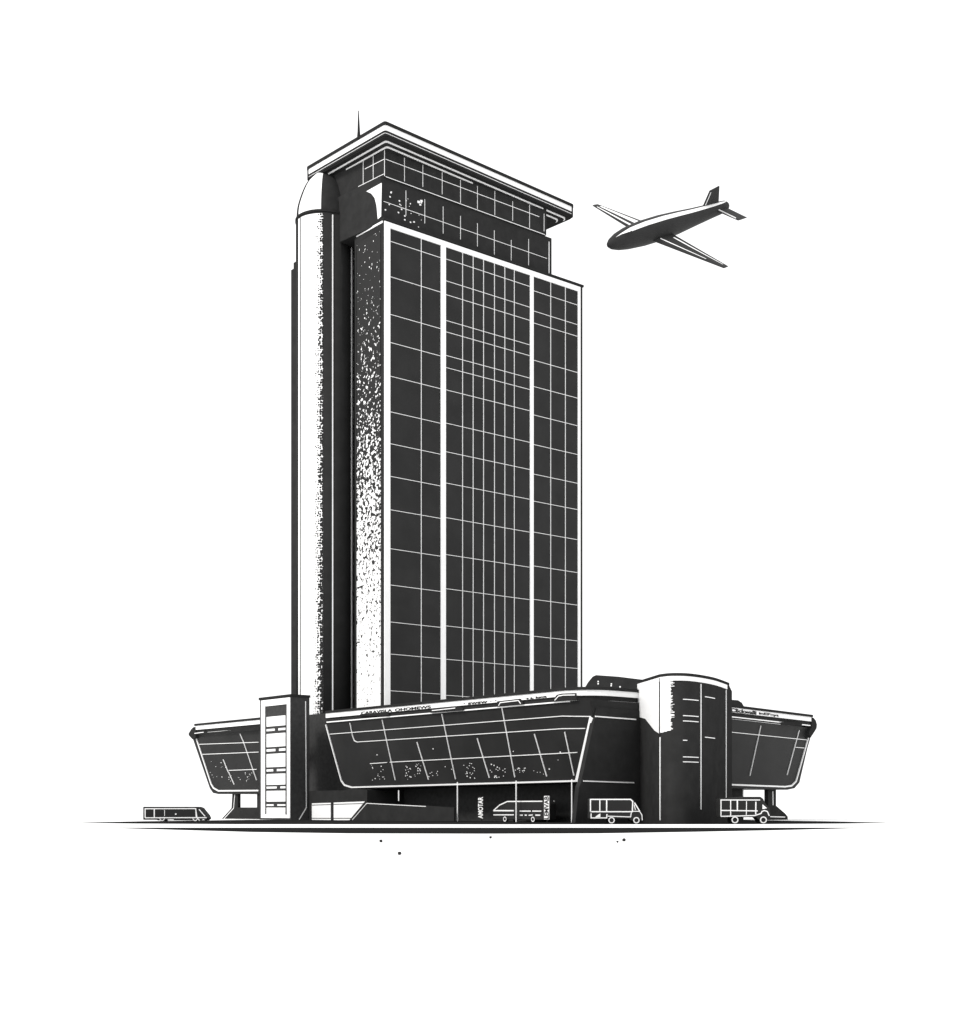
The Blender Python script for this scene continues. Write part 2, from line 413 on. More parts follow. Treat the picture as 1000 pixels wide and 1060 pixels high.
# roof slab with stepped white and dark edges
ov = 2.6
ca = cornU+V((0, 0, 0))
ra = hit(398.6, 139, V((0, 0, ZS)), Z); ra.z = 0
rb = hit(594.2, 224.0, V((0, 0, ZS)), Z); rb.z = 0
rd = at(317.2, 184, 0); rd = hit(317.2, 186.0, V((0, 0, ZS)), Z); rd.z = 0
u1 = (rb-ra).normalized(); u2 = (rd-ra).normalized()
def roundp(p, a, b, rad, n=5):
    """corner p rounded between directions a and b"""
    out = []
    for k in range(n+1):
        t = k/n; out.append((1-t)**2*(p+a*rad)+2*t*(1-t)*p+t*t*(p+b*rad))
    return out
rc = rb+u2*22; re = rd+u1*26
def ring(ins):
    A = ra+(u1+u2)*ins; B = rb+(u2-u1)*ins; D = rd+(u1-u2)*ins; C2 = B+u2*19; E = D+u1*30
    return roundp(D, u1, -u2, .9)+roundp(A, u2, u1, .5)+roundp(B, -u1, u2, .9)+[C2, E]
def slab_at(name, ins, z0, z1, m, parent):
    bm = nb(); prism(bm, [V((p.x, p.y, z0)) for p in ring(ins)], Z*(z1-z0)); return obj(name, bm, m, parent)
roof = slab_at('roof', .12, ZS+.02, ZR-.1, INK, tower)
def edge(name, ins, z0, z1, t, m):
    rg = ring(ins); bm = nb(); band(bm, rg[:-2], z0, z1, 0, t); obj(name, bm, m, roof)
sgn = 1 if Z.cross((rb-ra)).dot(u2) > 0 else -1
slab_at('coping', -.16, ZR-.1, ZR+.36, TRIM, roof)
edge('fascia', 0.0, ZS+.62, ZR-.1, .12*sgn, WHITE)
edge('drip_edge', -.08, ZS+.34, ZS+.62, .2*sgn, TRIM)
edge('fascia_trim', 0.0, ZS+.2, ZS+.34, .12*sgn, WHITE)
edge('drip_edge', -.04, ZS-.1, ZS+.2, .2*sgn, TRIM)
for part in (ring(-.12)[:5], ring(-.12)[13:18]):
    bm = nb(); band(bm, part, ZS-.06, ZR, 0, .2*sgn); obj('end_trim', bm, TRIM, roof)
slab_at('soffit_step', .1, ZS-.28, ZS+.02, TRIM, roof)
edge('soffit_trim', .85, ZS-.5, ZS-.29, .25*sgn, WHITE)
slab_at('soffit_step', 1.0, ZS-.52, ZS-.281, INK, roof)
edge('soffit_trim', 1.75, ZS-.74, ZS-.53, .25*sgn, WHITE)
slab_at('soffit_step', 1.9, ZS-.76, ZS-.522, INK, roof)
am = hit(371.4, 143, ra+u2*.6, V((-u2.y, u2.x, 0)))
bm = nb(); cyl(bm, V((am.x, am.y, ZR)), V((am.x, am.y, ZR+1.2)), .3, .2); cyl(bm, V((am.x, am.y, ZR+1.2)), V((am.x-.05, am.y, ZR+4.4)), .2, .06)
obj('antenna', bm, TRIM, roof)

# ------------------------------------------------------------------ the terminal
term = thing('terminal_building', 'low dark airport terminal with leaning glass wings and white roof edges around the tower foot',
             'terminal', rl(12, 30, 0))
ZC1, ZC0, ZB, ZG = 15.05, 14.72, 14.1, 13.45          # coping top, fascia top, fascia bottom, glazing top
ZBOT = 4.6
LEAN = 2.0/(ZG-ZBOT)

bm = nb(); boxrl(bm, 7, 22, 1.6, 61.5, 0, 13.6)
boxrl(bm, 7.2, 12, 53.5, 70, 0, 15.7)
main = obj('main_block', bm, INKR, term)
bm = nb(); boxrl(bm, 2, 17.8, 2, 51.4, 13.62, 13.8); obj('roof', bm, WHITER, main, label='added white sheet bouncing light off the roof')  # unseen white sheet, added to bounce light onto the tower's foot
# white doors at the foot of the wall
nw = -R
wall_p = rl(.8, 0)
def wl(px): return (hit(px, 840, wall_p, nw)-O).dot(L)
bm = nb(); boxrl(bm, .8, 7, wl(380), wl(320), 0, 4.1)
porch = obj('porch', bm, INK, term)
for quad in ([(323.2, 831.6), (342.6, 831), (342.6, 849), (323.2, 849)], [(345.8, 830.8), (378, 829.6), (362, 849), (345.8, 849)]):
    bm = nb(); prism(bm, [hit(x, y, wall_p, nw) for x, y in quad], nw*.06); d = obj('entrance_door', bm, WHITER, porch, label='white door panel')
for a, b in (((323.2, 833.4), (342.6, 832.8)), ((323.2, 847), (342.6, 847)), ((345.8, 832.6), (376.4, 831.8)), ((345.8, 847), (363.6, 847))):
    bm = nb(); strip(bm, [hit(*a, wall_p, nw), hit(*b, wall_p, nw)], nw, .09, 0, .09); obj('door_bar', bm, TRIM, porch)
rp = rl(.5, 0)
bm = nb(); prism(bm, [hit(x, y, rp, nw) for x, y in ((362.5, 850), (379, 830.6), (441, 834), (470, 836), (470, 850))], R*.25)
ramp = obj('ramp_wall', bm, INK, term)
bm = nb(); strip(bm, [hit(x, y, rp, nw) for x, y in ((365, 848.6), (379.8, 831.6), (441, 834.8))], nw, .08, -.02, .05); obj('ramp_edge', bm, WHITE, ramp)

def wing(name, label, P, u, inn, outline, depth, fascia_path, sg, frame, mull, trans, ends=None):
    """a leaning glass wing: P a point of its upper edge, u along it, inn horizontally inwards"""
    out = -inn
    n = (out - Z*LEAN).normalized()                    # outward and downward
    P0 = V((P.x, P.y, ZG))
    H = lambda x, y: hit(x, y, P0, n)
    bm = nb(); prism(bm, [H(*q) for q in outline], inn*depth)
    w = obj(name, bm, WGLASS, term, label=label)
    if ends: fascia_path = ends[0]
    bm = nb(); band(bm, fascia_path, ZB-.65, ZB, .22*sg, 1.6*sg); obj('fascia_band', bm, INK, w)
    bm = nb(); band(bm, fascia_path, ZB, ZC0, 0, 1.5*sg); obj('fascia', bm, WHITE, w)
    if ends: bm = nb(); prism(bm, [hit(x, y, V((P.x, P.y, 0))+out*.42, out) for x, y in ends[1]], inn*3.5); obj('end_cap', bm, TRIM, w, bevel=.08)
    bm = nb(); band(bm, fascia_path, ZC0, ZC1, -.14*sg, 1.7*sg); obj('coping', bm, TRIM, w)
    bm = nb(); band(bm, fascia_path, ZB-.66, ZB-.52, .12*sg, .3*sg); obj('fascia_trim', bm, WHITE, w)
    for pl, wd in frame:
        bm = nb(); strip(bm, [H(*q) for q in pl], n, wd, -.02, .15); obj('window_frame', bm, WHITE, w)
    for pl in mull:
        bm = nb(); strip(bm, [H(*q) for q in pl], n, .075, -.02, .12); obj('mullion', bm, WHITE, w)
    for pl in trans:
        ps = [H(*q) for q in pl]
        bm = nb(); strip(bm, ps, n, .075, -.02, .10); obj('transom', bm, WHITE, w)
    return w, H, n

def flecks(w, H, n, boxes, seed):
    rs = random.Random(seed); bm = nb()
    for x0, x1, y0, y1, k in boxes:
        for _ in range(k):
            c = H(rs.uniform(x0, x1), rs.uniform(y0, y1)); s = rs.choice((.06, .09, .09, .13))
            a = n.cross(Z).normalized()
            strip(bm, [c, c+a*s*1.3], n, s, -.02, .04)
    obj('pale_fleck', bm, WHITE, w, label='scattered small pale flecks on the glass')  # small pale chips set on the face of the glass

# front wing
cr = 4.2
path = [rl(-.35, 51.4), rl(-.35, 40), rl(-.35, 20), rl(-.35, 9)]
for k in range(0, 9):
    a = math.pi*.5*k/8
    path.append(rl(-.35+cr*(1-math.cos(a)), cr+.2-.5-cr*math.sin(a)+.4+0*k))
path += [rl(8.6, path[-1].x*0+.1)]
fw, HF, nF = wing('glazed_wing', 'front glass wing over the entrance', rl(0, 0), L, R,
    [(336.5, 747), (611, 724), (613.2, 742), (598.5, 809.8), (366, 817), (358, 816), (353, 811)], 10.0, path, 1,
    [([(337.8, 750), (353.8, 808), (357, 812.6), (364.5, 814.9), (597.5, 808.2)], .17), ([(597.5, 808.6), (612.6, 742.6)], .42)],
    [[(396, 745), (409.6, 807.5)], [(457.8, 739), (472, 806.5)], [(520, 732.5), (533.4, 804.5)], [(432, 768), (444, 807)],
     [(494.4, 764), (507, 805)], [(553.6, 759.5), (566.4, 803.6)], [(585, 757.5), (594.6, 802.6)],
     [(362.6, 748.2), (365.5, 762), (367.2, 766.6), (370, 768)]],
    [[(341.8, 759.9), (582, 741.2), (612, 741.6)], [(370, 768), (582, 754.2), (606, 754)], [(383.5, 790.4), (401, 789.2)], [(404, 788.9), (598, 778.8)]])
flecks(fw, HF, nF, [(383, 399, 792, 808, 14), (420, 436, 790, 807, 30), (443, 458, 795, 806, 8), (480, 492, 790, 806, 20),
                   (508, 524, 792, 805, 18), (536, 546, 795, 804, 10), (383, 600, 775, 800, 12), (552, 566, 796, 804, 5)], 5)
# dark trays and lettering along the front roof edge
ff = rl(-.36, 0)
def on_front(pts): return [hit(x, y, ff, -R) for x, y in pts]
for q in ([(372, 741), (374, 739.2), (401, 737), (403, 738.6), (403, 741)], [(446, 734), (470, 731.2), (476, 731), (480, 733), (480, 735.5), (446, 738)],
          [(513.5, 731), (515.5, 726), (539, 723.3), (542, 727), (542, 729)], [(572, 726), (577, 719.3), (582, 718), (597, 717.5), (597, 724.5)]):
    bm = nb(); prism(bm, on_front(q), -R*.1); obj('gutter_tray', bm, TRIM, fw)
for pl in ([(448, 735.6), (472, 733)], [(517, 730.6), (518.6, 727.4), (537.5, 725.2), (539.8, 728.4)], [(575, 725), (579, 720.6), (584, 719.6), (596, 719.4)]):
    bm = nb(); strip(bm, on_front(pl), -R, .1, 0, .14); obj('gutter_rail', bm, WHITE, fw)
tu = -L
for s, x0, x1, y0, hgt in (('CARAVISLA', 374, 406, 741.3, .36), ('OHOMEWS', 409, 446, 738.2, .36), ('· swsw · ·', 480, 514, 730.8, .26), ('·s a. ksnit', 544, 566, 725.0, .26)):
    a = hit(x0, y0, ff, -R); b = hit(x1, y0, ff, -R)
    a.z = ZB+.02
    text_mesh(s, hgt, a, tu, Z, TRIM, fw, width=(b-a).dot(tu), bold=.022)
# side of the front wing
ns = -L
sp = rl(0, -.3)
bm = nb(); prism(bm, [hit(x, y, sp, ns) for x, y in ((618.4, 732), (616, 742), (601.6, 809.5), (599.4, 815), (595.5, 851.8), (672, 851.8), (672, 736.5))], L*.6)
side = obj('side_wall', bm, INK, term)
for pl in ([(616, 741.6), (658, 744.8)], [(603.6, 808.5), (656, 810.3)]):
    qp, qn = sp, ns
    bm = nb(); strip(bm, [hit(x, y, qp, qn) for x, y in pl], qn, .13, -.02, .1); obj('wall_trim', bm, WHITE, side)
# columns of the entrance
for px, y0 in ((412.8, 0), (473.6, 0), (534.4, 0), (592, 0)):
    p = hit(px, 840, rl(1.9, 0), -R)
    bm = nb(); cyl(bm, V((p.x, p.y, 0 if px > 420 else 2.6)), V((p.x, p.y, 4.9 if px > 420 else 4.0)), .085, n=12)
    obj('column', bm, WHITE, term)
# roof plant room of the front wing
bm = nb(); prism(bm, [at(x, y, 166) for x, y in ((603, 716), (608.5, 706.5), (613.5, 700.4), (617, 698.8), (640, 700.4), (664, 703.4), (672, 704), (672, 716))], V((.3, 6, 0)))
plant = obj('plant_room', bm, INK, term)
for x, y in ((618.5, 705.5), (618.5, 707.8), (632.2, 708), (632, 709.8), (641.2, 711)):
    c = at(x, y, 166); bm = nb(); strip(bm, [c, c+V((.16, 0, 0))], V((0, -1, 0)), .16, -.02, .05); obj('vent', bm, WHITE, plant)

# left wing
pl0 = rl(-.35, 92.6)
def lpx(px): return (hit(px, 755, rl(-.35, 0), -R)-O).dot(L)
le = lpx(201.8)
lpath = [rl(2.4, le+2.7), rl(.7, le+2.6), rl(.05, le+2.25), rl(-.3, le+1.6), rl(-.35, le), rl(-.35, 80), rl(-.35, 66)]
lw_, HL, nL = wing('glazed_wing', 'left glass wing', rl(0, 80), L, R,
    [(197.2, 756), (272, 748), (272, 821.5), (226, 822), (220.5, 820.8), (217.2, 816), (199, 763)], 8.0, lpath, 1,
    [([(203, 762.2), (219, 811.5), (221.5, 815.6), (226.5, 818.5), (268, 818.2)], .2)],
    [[(248.8, 759.4), (252.5, 768), (266, 807.5)], [(231.4, 786), (236.6, 799)], [(237, 799), (242.8, 812)]],
    [[(206.5, 770.4), (268, 768.2)], [(210, 780.8), (268, 778.4)], [(237.2, 797.4), (266, 796.3)]], ends=(lpath[4:], [(202.2, 752.2), (199.6, 752.8), (197.4, 755.2), (194.9, 759.4), (195.3, 761.4), (199, 765.4), (202.2, 764)]))
flecks(lw_, HL, nL, [(214, 235, 786, 806, 12), (236, 262, 800, 812, 16), (254, 260, 803, 809, 4)], 9)
bm = nb(); prism(bm, [hit(x, y, ff, -R) for x, y in ((201, 758.4), (211, 755.6), (215, 758.2), (229, 757), (262, 753.2), (269, 752.4), (269, 756), (201, 760.5))], -R*.1)
obj('gutter_tray', bm, TRIM, lw_)
bm = nb(); strip(bm, [hit(x, y, ff, -R) for x, y in ((202, 759.2), (211.5, 758))], -R, .1, 0, .14); obj('gutter_rail', bm, WHITE, lw_)
# foot of the left wing
fp = rl(2.6, 0)
H2 = lambda x, y: hit(x, y, fp, -R)
bm = nb(); prism(bm, [H2(x, y) for x, y in ((226.5, 851), (239.6, 836.5), (240.6, 820), (246.2, 820), (246.2, 835.8), (266, 835.8), (266, 820), (275, 820), (275, 851))], R*.5)
foot = obj('wing_foot', bm, INK, term, label='flared dark foot under the left wing')
bm = nb(); strip(bm, [H2(x, y) for x, y in ((229.5, 850.4), (242, 836.6), (243.2, 822.5))], -R, .11, -.02, .05); obj('edge_line', bm, WHITE, foot)

# portal tower between the two wings
rpz = -2.0
def pl_l(px): return (hit(px, 800, rl(rpz, 0), -R)-O).dot(L)
la, lb = pl_l(269), pl_l(301)
PZ = 17.35
bm = nb(); boxrl(bm, rpz, rpz+3.1, lb, la, 0, PZ)
port = obj('entry_pylon', bm, INKR, term, label='dark upright pylon with a white ladder of panels')
bm = nb(); prism(bm, [rl(rpz-.15, la+.1, PZ), rl(rpz-.15, lb-.1, PZ), rl(rpz+3.2, lb-.1, PZ), rl(rpz+3.2, la+.1, PZ)], Z*.35); obj('coping', bm, TRIM, port)
wl = la-lb
def fz(y, px=285): return hit(px, y, rl(rpz, 0), -R).z
bm = nb()
a0, a1 = pl_l(270.9), pl_l(300.7)
i0, i1 = pl_l(274.8), pl_l(297.6)
boxrl(bm, rpz-.12, rpz+.02, i0, a0, .25, PZ-.1); boxrl(bm, rpz-.12, rpz+.02, a1, i1, .25, PZ-.1)
boxrl(bm, rpz-.118, rpz+.02, i1, i0, PZ-1.0, PZ-.1); boxrl(bm, rpz-.118, rpz+.02, i1, i0, .25, .75)
obj('pylon_frame', bm, WHITE, port)
j0, j1 = pl_l(276.4), pl_l(295.8)
for y0, y1 in ((741.5, 751.6), (759.3, 773.0), (780.2, 794.0), (801, 812.4), (818.6, 829.8), (836, 846.6)):
    z1, z0 = fz(y0), fz(y1)
    bm = nb(); boxrl(bm, rpz-.08, rpz+.02, j1, j0, z0, z1); obj('ladder_panel', bm, WHITE, port)
for y0, y1 in ((754.2, 756.4), (775.2, 777.6), (796.2, 798.4), (814.2, 816.2), (832.6, 834.2)):
    z1, z0 = fz(y0), fz(y1); k = random.uniform(.25, .45)
    bm = nb(); boxrl(bm, rpz-.08, rpz+.02, j1, j1+(j0-j1)*k, z0, z1); boxrl(bm, rpz-.08, rpz+.02, j1+(j0-j1)*(k+.2), j0, z0, z1); obj('ladder_slot', bm, WHITE, port)
sp2 = rl(0, lb)
bm = nb(); strip(bm, [hit(x, y, sp2, -L) for x, y in ((316.2, 726), (317, 836), (309.5, 848.5))], -L, .12, -.02, .06); obj('edge_line', bm, WHITE, port)

# round stair tower
pp = [at(660.5, 0, 155.5), at(672, 0, 151.2), at(683.5, 0, 147.4), at(692, 0, 146.3), at(701, 0, 146), at(712, 0, 146.4), at(725.3, 0, 148.2), at(740, 0, 151.6), at(754, 0, 157.5)]
for p in pp: p.z = 0
arc = [pp[0]]+smooth_curve(pp[2:], 5)
back = [V((30.5, 168, 0)), V((21.5, 168, 0))]
ZTW = 15.75
bm = nb(); prism(bm, arc+back, Z*ZTW)
rt = obj('stair_tower', bm, INK, term, label='bulging dark stair tower beside the front wing')
for p in rt.data.polygons: p.use_smooth = False
orient = 1 if Z.cross(arc[6]-arc[5]).dot(V((24, 165, 0))-arc[5]) > 0 else -1
bm = nb(); band(bm, arc, ZTW, ZTW+.28, -.12*orient, .6*orient); prism(bm, [p+Z*(ZTW) for p in arc+back], Z*.2); obj('coping', bm, TRIM, rt)
bm = nb(); band(bm, arc[:-1], ZTW-.52, ZTW-.04, -.09*orient, .05*orient); obj('fascia', bm, WHITE, rt)
def arc_at(px):
    best = min(range(len(arc)-1), key=lambda i: 0 if (arc[i].x/arc[i].y*FOC+500-px)*(arc[i+1].x/arc[i+1].y*FOC+500-px) <= 0 else 9)
    a, b = arc[best], arc[best+1]; n = (b-a).normalized(); n = V((n.y, -n.x, 0)); n = n if n.dot(-a) > 0 else -n
    d = V(((px-500)/FOC, 1, 0)); t = a.dot(n)/d.dot(n)
    return d*t, n
def azz(p, y): return H_EYE+(HZ-y)/FOC*p.y
for px, y0, y1, w in ((683.6, 763, 849, .12), (725.3, 708, 838, .13), (751.4, 714, 826, .16)):
    p, n = arc_at(px)
    bm = nb(); strip(bm, [p+Z*azz(p, y1), p+Z*azz(p, y0)], n, w, -.03, .07); obj('wall_trim', bm, WHITE, rt)
p, n = arc_at(683.5)
bm = nb(); strip(bm, [p+Z*azz(p, 763), p+Z*azz(p, 702)], n, .1, -.03, .13); obj('wall_trim', bm, TRIM, rt)
for x0, x1, ys in ((707, 722.6, ((722, 725.8), (739.4, 742.2), (745, 747.6), (765.6, 767), (783, 784), (788.2, 789))), (729.5, 739.5, ((720, 722.4), (763, 763.2)))):
    for ya, yb in ys:
        if ya in (765.6,): x1b = x0+4
        else: x1b = x1
        pts = []; p, n = arc_at(x0); zz = azz(p, (ya+yb)/2)
        for i in range(7):
            q, n = arc_at(x0+(x1b-x0)*i/6); pts.append(V((q.x, q.y, 0)))
        bm = nb(); band(bm, pts, zz-.045, zz+.045, -.08*orient, .05*orient); obj('slot', bm, WHITE, rt)
# sunlit patch with diagonal shadow edge, painted white on the tower's left shoulder
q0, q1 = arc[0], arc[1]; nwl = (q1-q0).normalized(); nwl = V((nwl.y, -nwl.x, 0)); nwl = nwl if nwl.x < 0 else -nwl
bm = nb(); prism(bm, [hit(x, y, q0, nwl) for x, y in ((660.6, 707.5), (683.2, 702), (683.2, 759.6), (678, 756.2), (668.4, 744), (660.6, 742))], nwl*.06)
obj('lit_wall_patch', bm, WHITE, rt)
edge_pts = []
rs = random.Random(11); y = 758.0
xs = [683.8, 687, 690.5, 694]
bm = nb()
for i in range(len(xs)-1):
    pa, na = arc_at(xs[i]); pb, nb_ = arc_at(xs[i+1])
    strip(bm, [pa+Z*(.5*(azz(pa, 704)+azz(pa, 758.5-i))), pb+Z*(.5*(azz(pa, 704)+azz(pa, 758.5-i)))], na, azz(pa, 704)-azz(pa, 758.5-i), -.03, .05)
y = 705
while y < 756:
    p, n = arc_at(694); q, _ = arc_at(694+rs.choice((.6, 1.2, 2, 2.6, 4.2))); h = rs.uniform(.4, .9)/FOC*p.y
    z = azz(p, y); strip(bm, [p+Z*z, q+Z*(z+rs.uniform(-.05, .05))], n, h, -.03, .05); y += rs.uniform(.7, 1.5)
obj('lit_wall_patch', bm, WHITE, rt, label='ragged edged highlight painted white')

# right wing
A = at(748, 0, 176.6); B = at(845.5, 0, 198.9); A.z = B.z = 0
ud = (B-A).normalized(); inn = V((-ud.y, ud.x, 0)); inn = inn if inn.y > 0 else -inn
rpath = [A-inn*.35, A*.5+B*.5-inn*.35, B-ud*2.3-inn*.35]+[B-ud*.3-inn*.3, B+ud*.1+inn*.1, B+ud*.25+inn*.6, B+ud*.3+inn*4.5]
rw, HR, nR = wing('glazed_wing', 'right glass wing', A, ud, inn,
    [(746, 743), (838.5, 753.2), (841, 757), (836, 774), (827.6, 810), (822.5, 816), (815, 817.6), (746, 815.6)], 9.0, rpath, 1,
    [([(753, 812), (812, 814.2), (819, 813.2), (823.6, 808.6), (838, 757.5)], .2)],
    [[(787.2, 751), (775.8, 803)], [(827, 755.6), (814.4, 802)]],
    [[(756.6, 757.8), (834.5, 765.8)], [(823, 773.4), (832, 774.2)]], ends=(rpath[:3], [(840.4, 742.2), (842.6, 743), (844.8, 745.8), (846, 750), (845.6, 754), (843.2, 758), (839.2, 764), (837.6, 757.6), (840.4, 753.4)]))
a = A-inn*.36+ud*2.2
for s, x0, x1, hgt in (('Clickwalli', 756.4, 782.8, .5), ('inEFeyt', 785.6, 806, .42)):
    p = hit(x0, 745, A-inn*.35, -inn); q = hit(x1, 745, A-inn*.35, -inn)
    text_mesh(s, hgt, V((p.x, p.y, ZB+.02)), ud, Z, TRIM, rw, width=(q-p).length, bold=.03)
bm = nb(); prism(bm, [hit(x, y, A-inn*.36, -inn) for x, y in ((808, 747.6), (817, 747.2), (830, 749.2), (829, 751.6), (808, 750.2))], -inn*.1); obj('gutter_tray', bm, TRIM, rw)
bm = nb(); prism(bm, [at(x, y, 190) for x, y in ((745, 738), (745, 723.6), (764, 724.8), (768, 727.4), (770, 731), (772.5, 738))], V((0, 5, 0)))
pl2 = obj('plant_room', bm, INK, term)
# foot of the right wing
pf = A+inn*3.0
H3 = lambda x, y: hit(x, y, pf, -inn)
bm = nb(); prism(bm, [H3(x, y) for x, y in ((752, 849.6), (752, 813), (769.8, 813), (769.8, 849.6))], inn*.6); obj('wing_foot', bm, INK, term, label='dark wall under the right wing')
bm = nb(); prism(bm, [H3(x, y) for x, y in ((794.6, 849.6), (795.2, 840), (795.2, 813), (803.4, 813), (803.4, 834), (813.2, 842.4), (815.6, 845.6), (815.6, 849.6))], inn*.6)
ft = obj('wing_foot', bm, INK, term, label='flared dark foot under the right wing')
for pl, w in (([(799.8, 819), (800, 833.5)], .16), ([(797, 845.4), (812.4, 845.8)], .14), ([(769, 817), (769, 825)], .1)):
    bm = nb(); strip(bm, [H3(*q) for q in pl], -inn, w, -.02, .06); obj('edge_line', bm, WHITE, ft)

# ------------------------------------------------------------------ banners at the entrance
for px0, px1, lab, txt, board, ink in ((494.6, 500.4, 'narrow dark upright banner with white rotated letters left of the parked van', 'AMOTAR', INK, WHITE),
                                       (563.2, 568.4, 'narrow white upright banner with dark rotated letters right of the parked van', 'LEMVAB', WHITE, TRIM)):
    bp = rl(1.2, 0)
    a = hit(px0, 850, bp, -R); b = hit(px1, 850, bp, -R); a.z = b.z = 0
    t = thing('banner_sign', lab, 'banner', (a+b)/2, 'upright banners at the entrance')
    z0, z1 = .35, 3.05
    bm = nb(); prism(bm, [a+Z*z0, b+Z*z0, b+Z*z1, a+Z*z1], R*.08); bd = obj('sign_board', bm, board, t)
    bm = nb(); c = (a+b)/2+R*.12; cyl(bm, V((c.x, c.y, 0)), V((c.x, c.y, 3.1)), .05, n=10); obj('post', bm, TRIM, t)
    w = (b-a).length
    text_mesh(txt, w*.86, b-(b-a)*.06+Z*(z0+.05), Z, -(b-a).normalized(), ink, bd, width=z1-z0-.1, n_off=.01, bold=.02)

# ------------------------------------------------------------------ vehicles
def wheel(t, x, y, r, wd, k=1):
    """tyre with a pale rim on its outer side; axle along Y"""
    s = 1 if y > 0 else -1
    o = ORG[t]
    bm = nb(); cyl(bm, o+V((x, y-s*wd, r)), o+V((x, y, r)), r, n=24); w = obj('wheel', bm, TYRE, t)
    bm = nb(); n = 24; ro, ri = r*.88, r*.6
    strip(bm, [o+V((x+(ro+ri)/2*math.cos(2*math.pi*i/n), y, r+(ro+ri)/2*math.sin(2*math.pi*i/n))) for i in range(n)], V((0, s, 0)), ro-ri, -.02, .03, closed=True)
    obj('rim', bm, WHITE, w)
    return w
def vehicle(name, label, cat, base, k, px0, ground_y, width, profile, trims, fills, wheels, wr, group=None, rot=0, glass=()):
    """side-on vehicle; profile, trims and window outlines in photo pixels, k metres per pixel"""
    t = thing(name, label, cat, base, group)
    o = ORG[t]
    def q(x, y, d): return o+V(((x-px0)*k, d, (ground_y-y)*k))
    hw = width/2
    bm = nb(); prism(bm, [q(x, y, -hw) for x, y in profile], V((0, width, 0)))
    body = obj('body', bm, BODY, t, bevel=.07)
    for g in glass:
        for s in (-1, 1):
            bm = nb(); prism(bm, [q(x, y, s*hw) for x, y in g], V((0, s*.012, 0))); obj('window', bm, GLASS, t)
    for s in (-1, 1):
        for i, (pl, w) in enumerate(trims):
            bm = nb(); strip(bm, [q(x, y, s*hw) for x, y in pl], V((0, s, 0)), w, -.02, .03+.002*i); obj('trim_strip', bm, WHITE, body)
        for f in fills:
            bm = nb(); prism(bm, [q(x, y, s*hw) for x, y in f], V((0, s*.025, 0))); obj('panel', bm, WHITE, body)
    for x in wheels:
        for s in (-1, 1):
            wheel(t, (x-px0)*k, s*(hw-.02), wr, .3)
    t.rotation_euler = (0, 0, rot)
    return t, body, q, hw

GR = 'shuttle buses along the forecourt'
# minibus before the front wing's side
D = 145.0; k = D/FOC; gy = HZ+H_EYE/k
xm = 636.5
b = at(xm, gy, D); b.z = 0
vehicle('shuttle_bus', 'small dark shuttle bus with white outlined box body parked before the bulging stair tower', 'bus', b, k, xm, gy, 2.2,
    [(609.2, 847.6), (609.2, 826.6), (652.5, 826.6), (656.2, 829.6), (661.8, 839.6), (664.2, 844), (664.4, 849.4), (652, 849.4), (650, 847.6)],
    [([(610.4, 840.2), (610.4, 827.6), (651.5, 827.6), (653.8, 829.6), (653.4, 840.2), (610.4, 840.2)], .12), ([(620, 828), (620, 840)], .11), ([(627, 828), (627, 840)], .13),
     ([(655.6, 831), (661, 839.8)], .11), ([(655.2, 833), (656.6, 838.5)], .08), ([(653.4, 839.8), (660.8, 839.8), (663.2, 843.6), (663.6, 849)], .08),
     ([(611, 842), (611, 846.6), (627, 846.6), (627.4, 842.6)], .11), ([(628, 844.8), (651.6, 845.6), (652.4, 841)], .09)],
    [[(615, 845.8), (618, 843.4), (620.6, 842), (620.6, 845.8)]], [632.1, 657.6], 3.7*k, GR,
    glass=[[(611, 839.2), (611, 828.6), (619.4, 828.6), (619.4, 839.2)], [(628, 839.2), (628, 828.6), (652.4, 828.6), (652.4, 839.2)]])
# bus at the right
D = 145.5; k = D/FOC; gy = HZ+H_EYE/k
xm = 768.5
b = at(xm, gy, D); b.z = 0
vehicle('shuttle_bus', 'dark shuttle bus with five windows and rounded nose by the right wing', 'bus', b, k, xm, gy, 2.3,
    [(743.2, 846), (743.2, 826.6), (768, 824.8), (785, 824.8), (788, 827), (789.6, 831.4), (794.2, 836.6), (795.2, 843), (795, 848.6), (783, 848.6), (781, 846)],
    [([(744.4, 845), (744.4, 828.2), (784.6, 828.2)], .1), ([(744.6, 838.9), (782, 839.4)], .12), ([(744.4, 845), (779, 844.2), (785.6, 842), (786.4, 840), (789, 839), (792, 840), (794, 844.5)], .11),
     ([(754.3, 828.4), (754.3, 845)], .1), ([(761.2, 828.4), (761.2, 839)], .13), ([(770.6, 829.5), (770.4, 843.4)], .08), ([(780.2, 830), (780, 843)], .12)],
    [[(787, 837.6), (787, 832.6), (791.6, 836.6)]], [758.8, 788], 4.0*k, GR,
    glass=[[(745.4, 838), (745.4, 829), (753.6, 829), (753.6, 838)], [(755, 838), (755, 829), (760.4, 829), (760.4, 838)], [(762, 838), (762, 829), (770, 829), (770, 838)], [(771.2, 838), (771.2, 829), (779.4, 829), (779.4, 838)]])
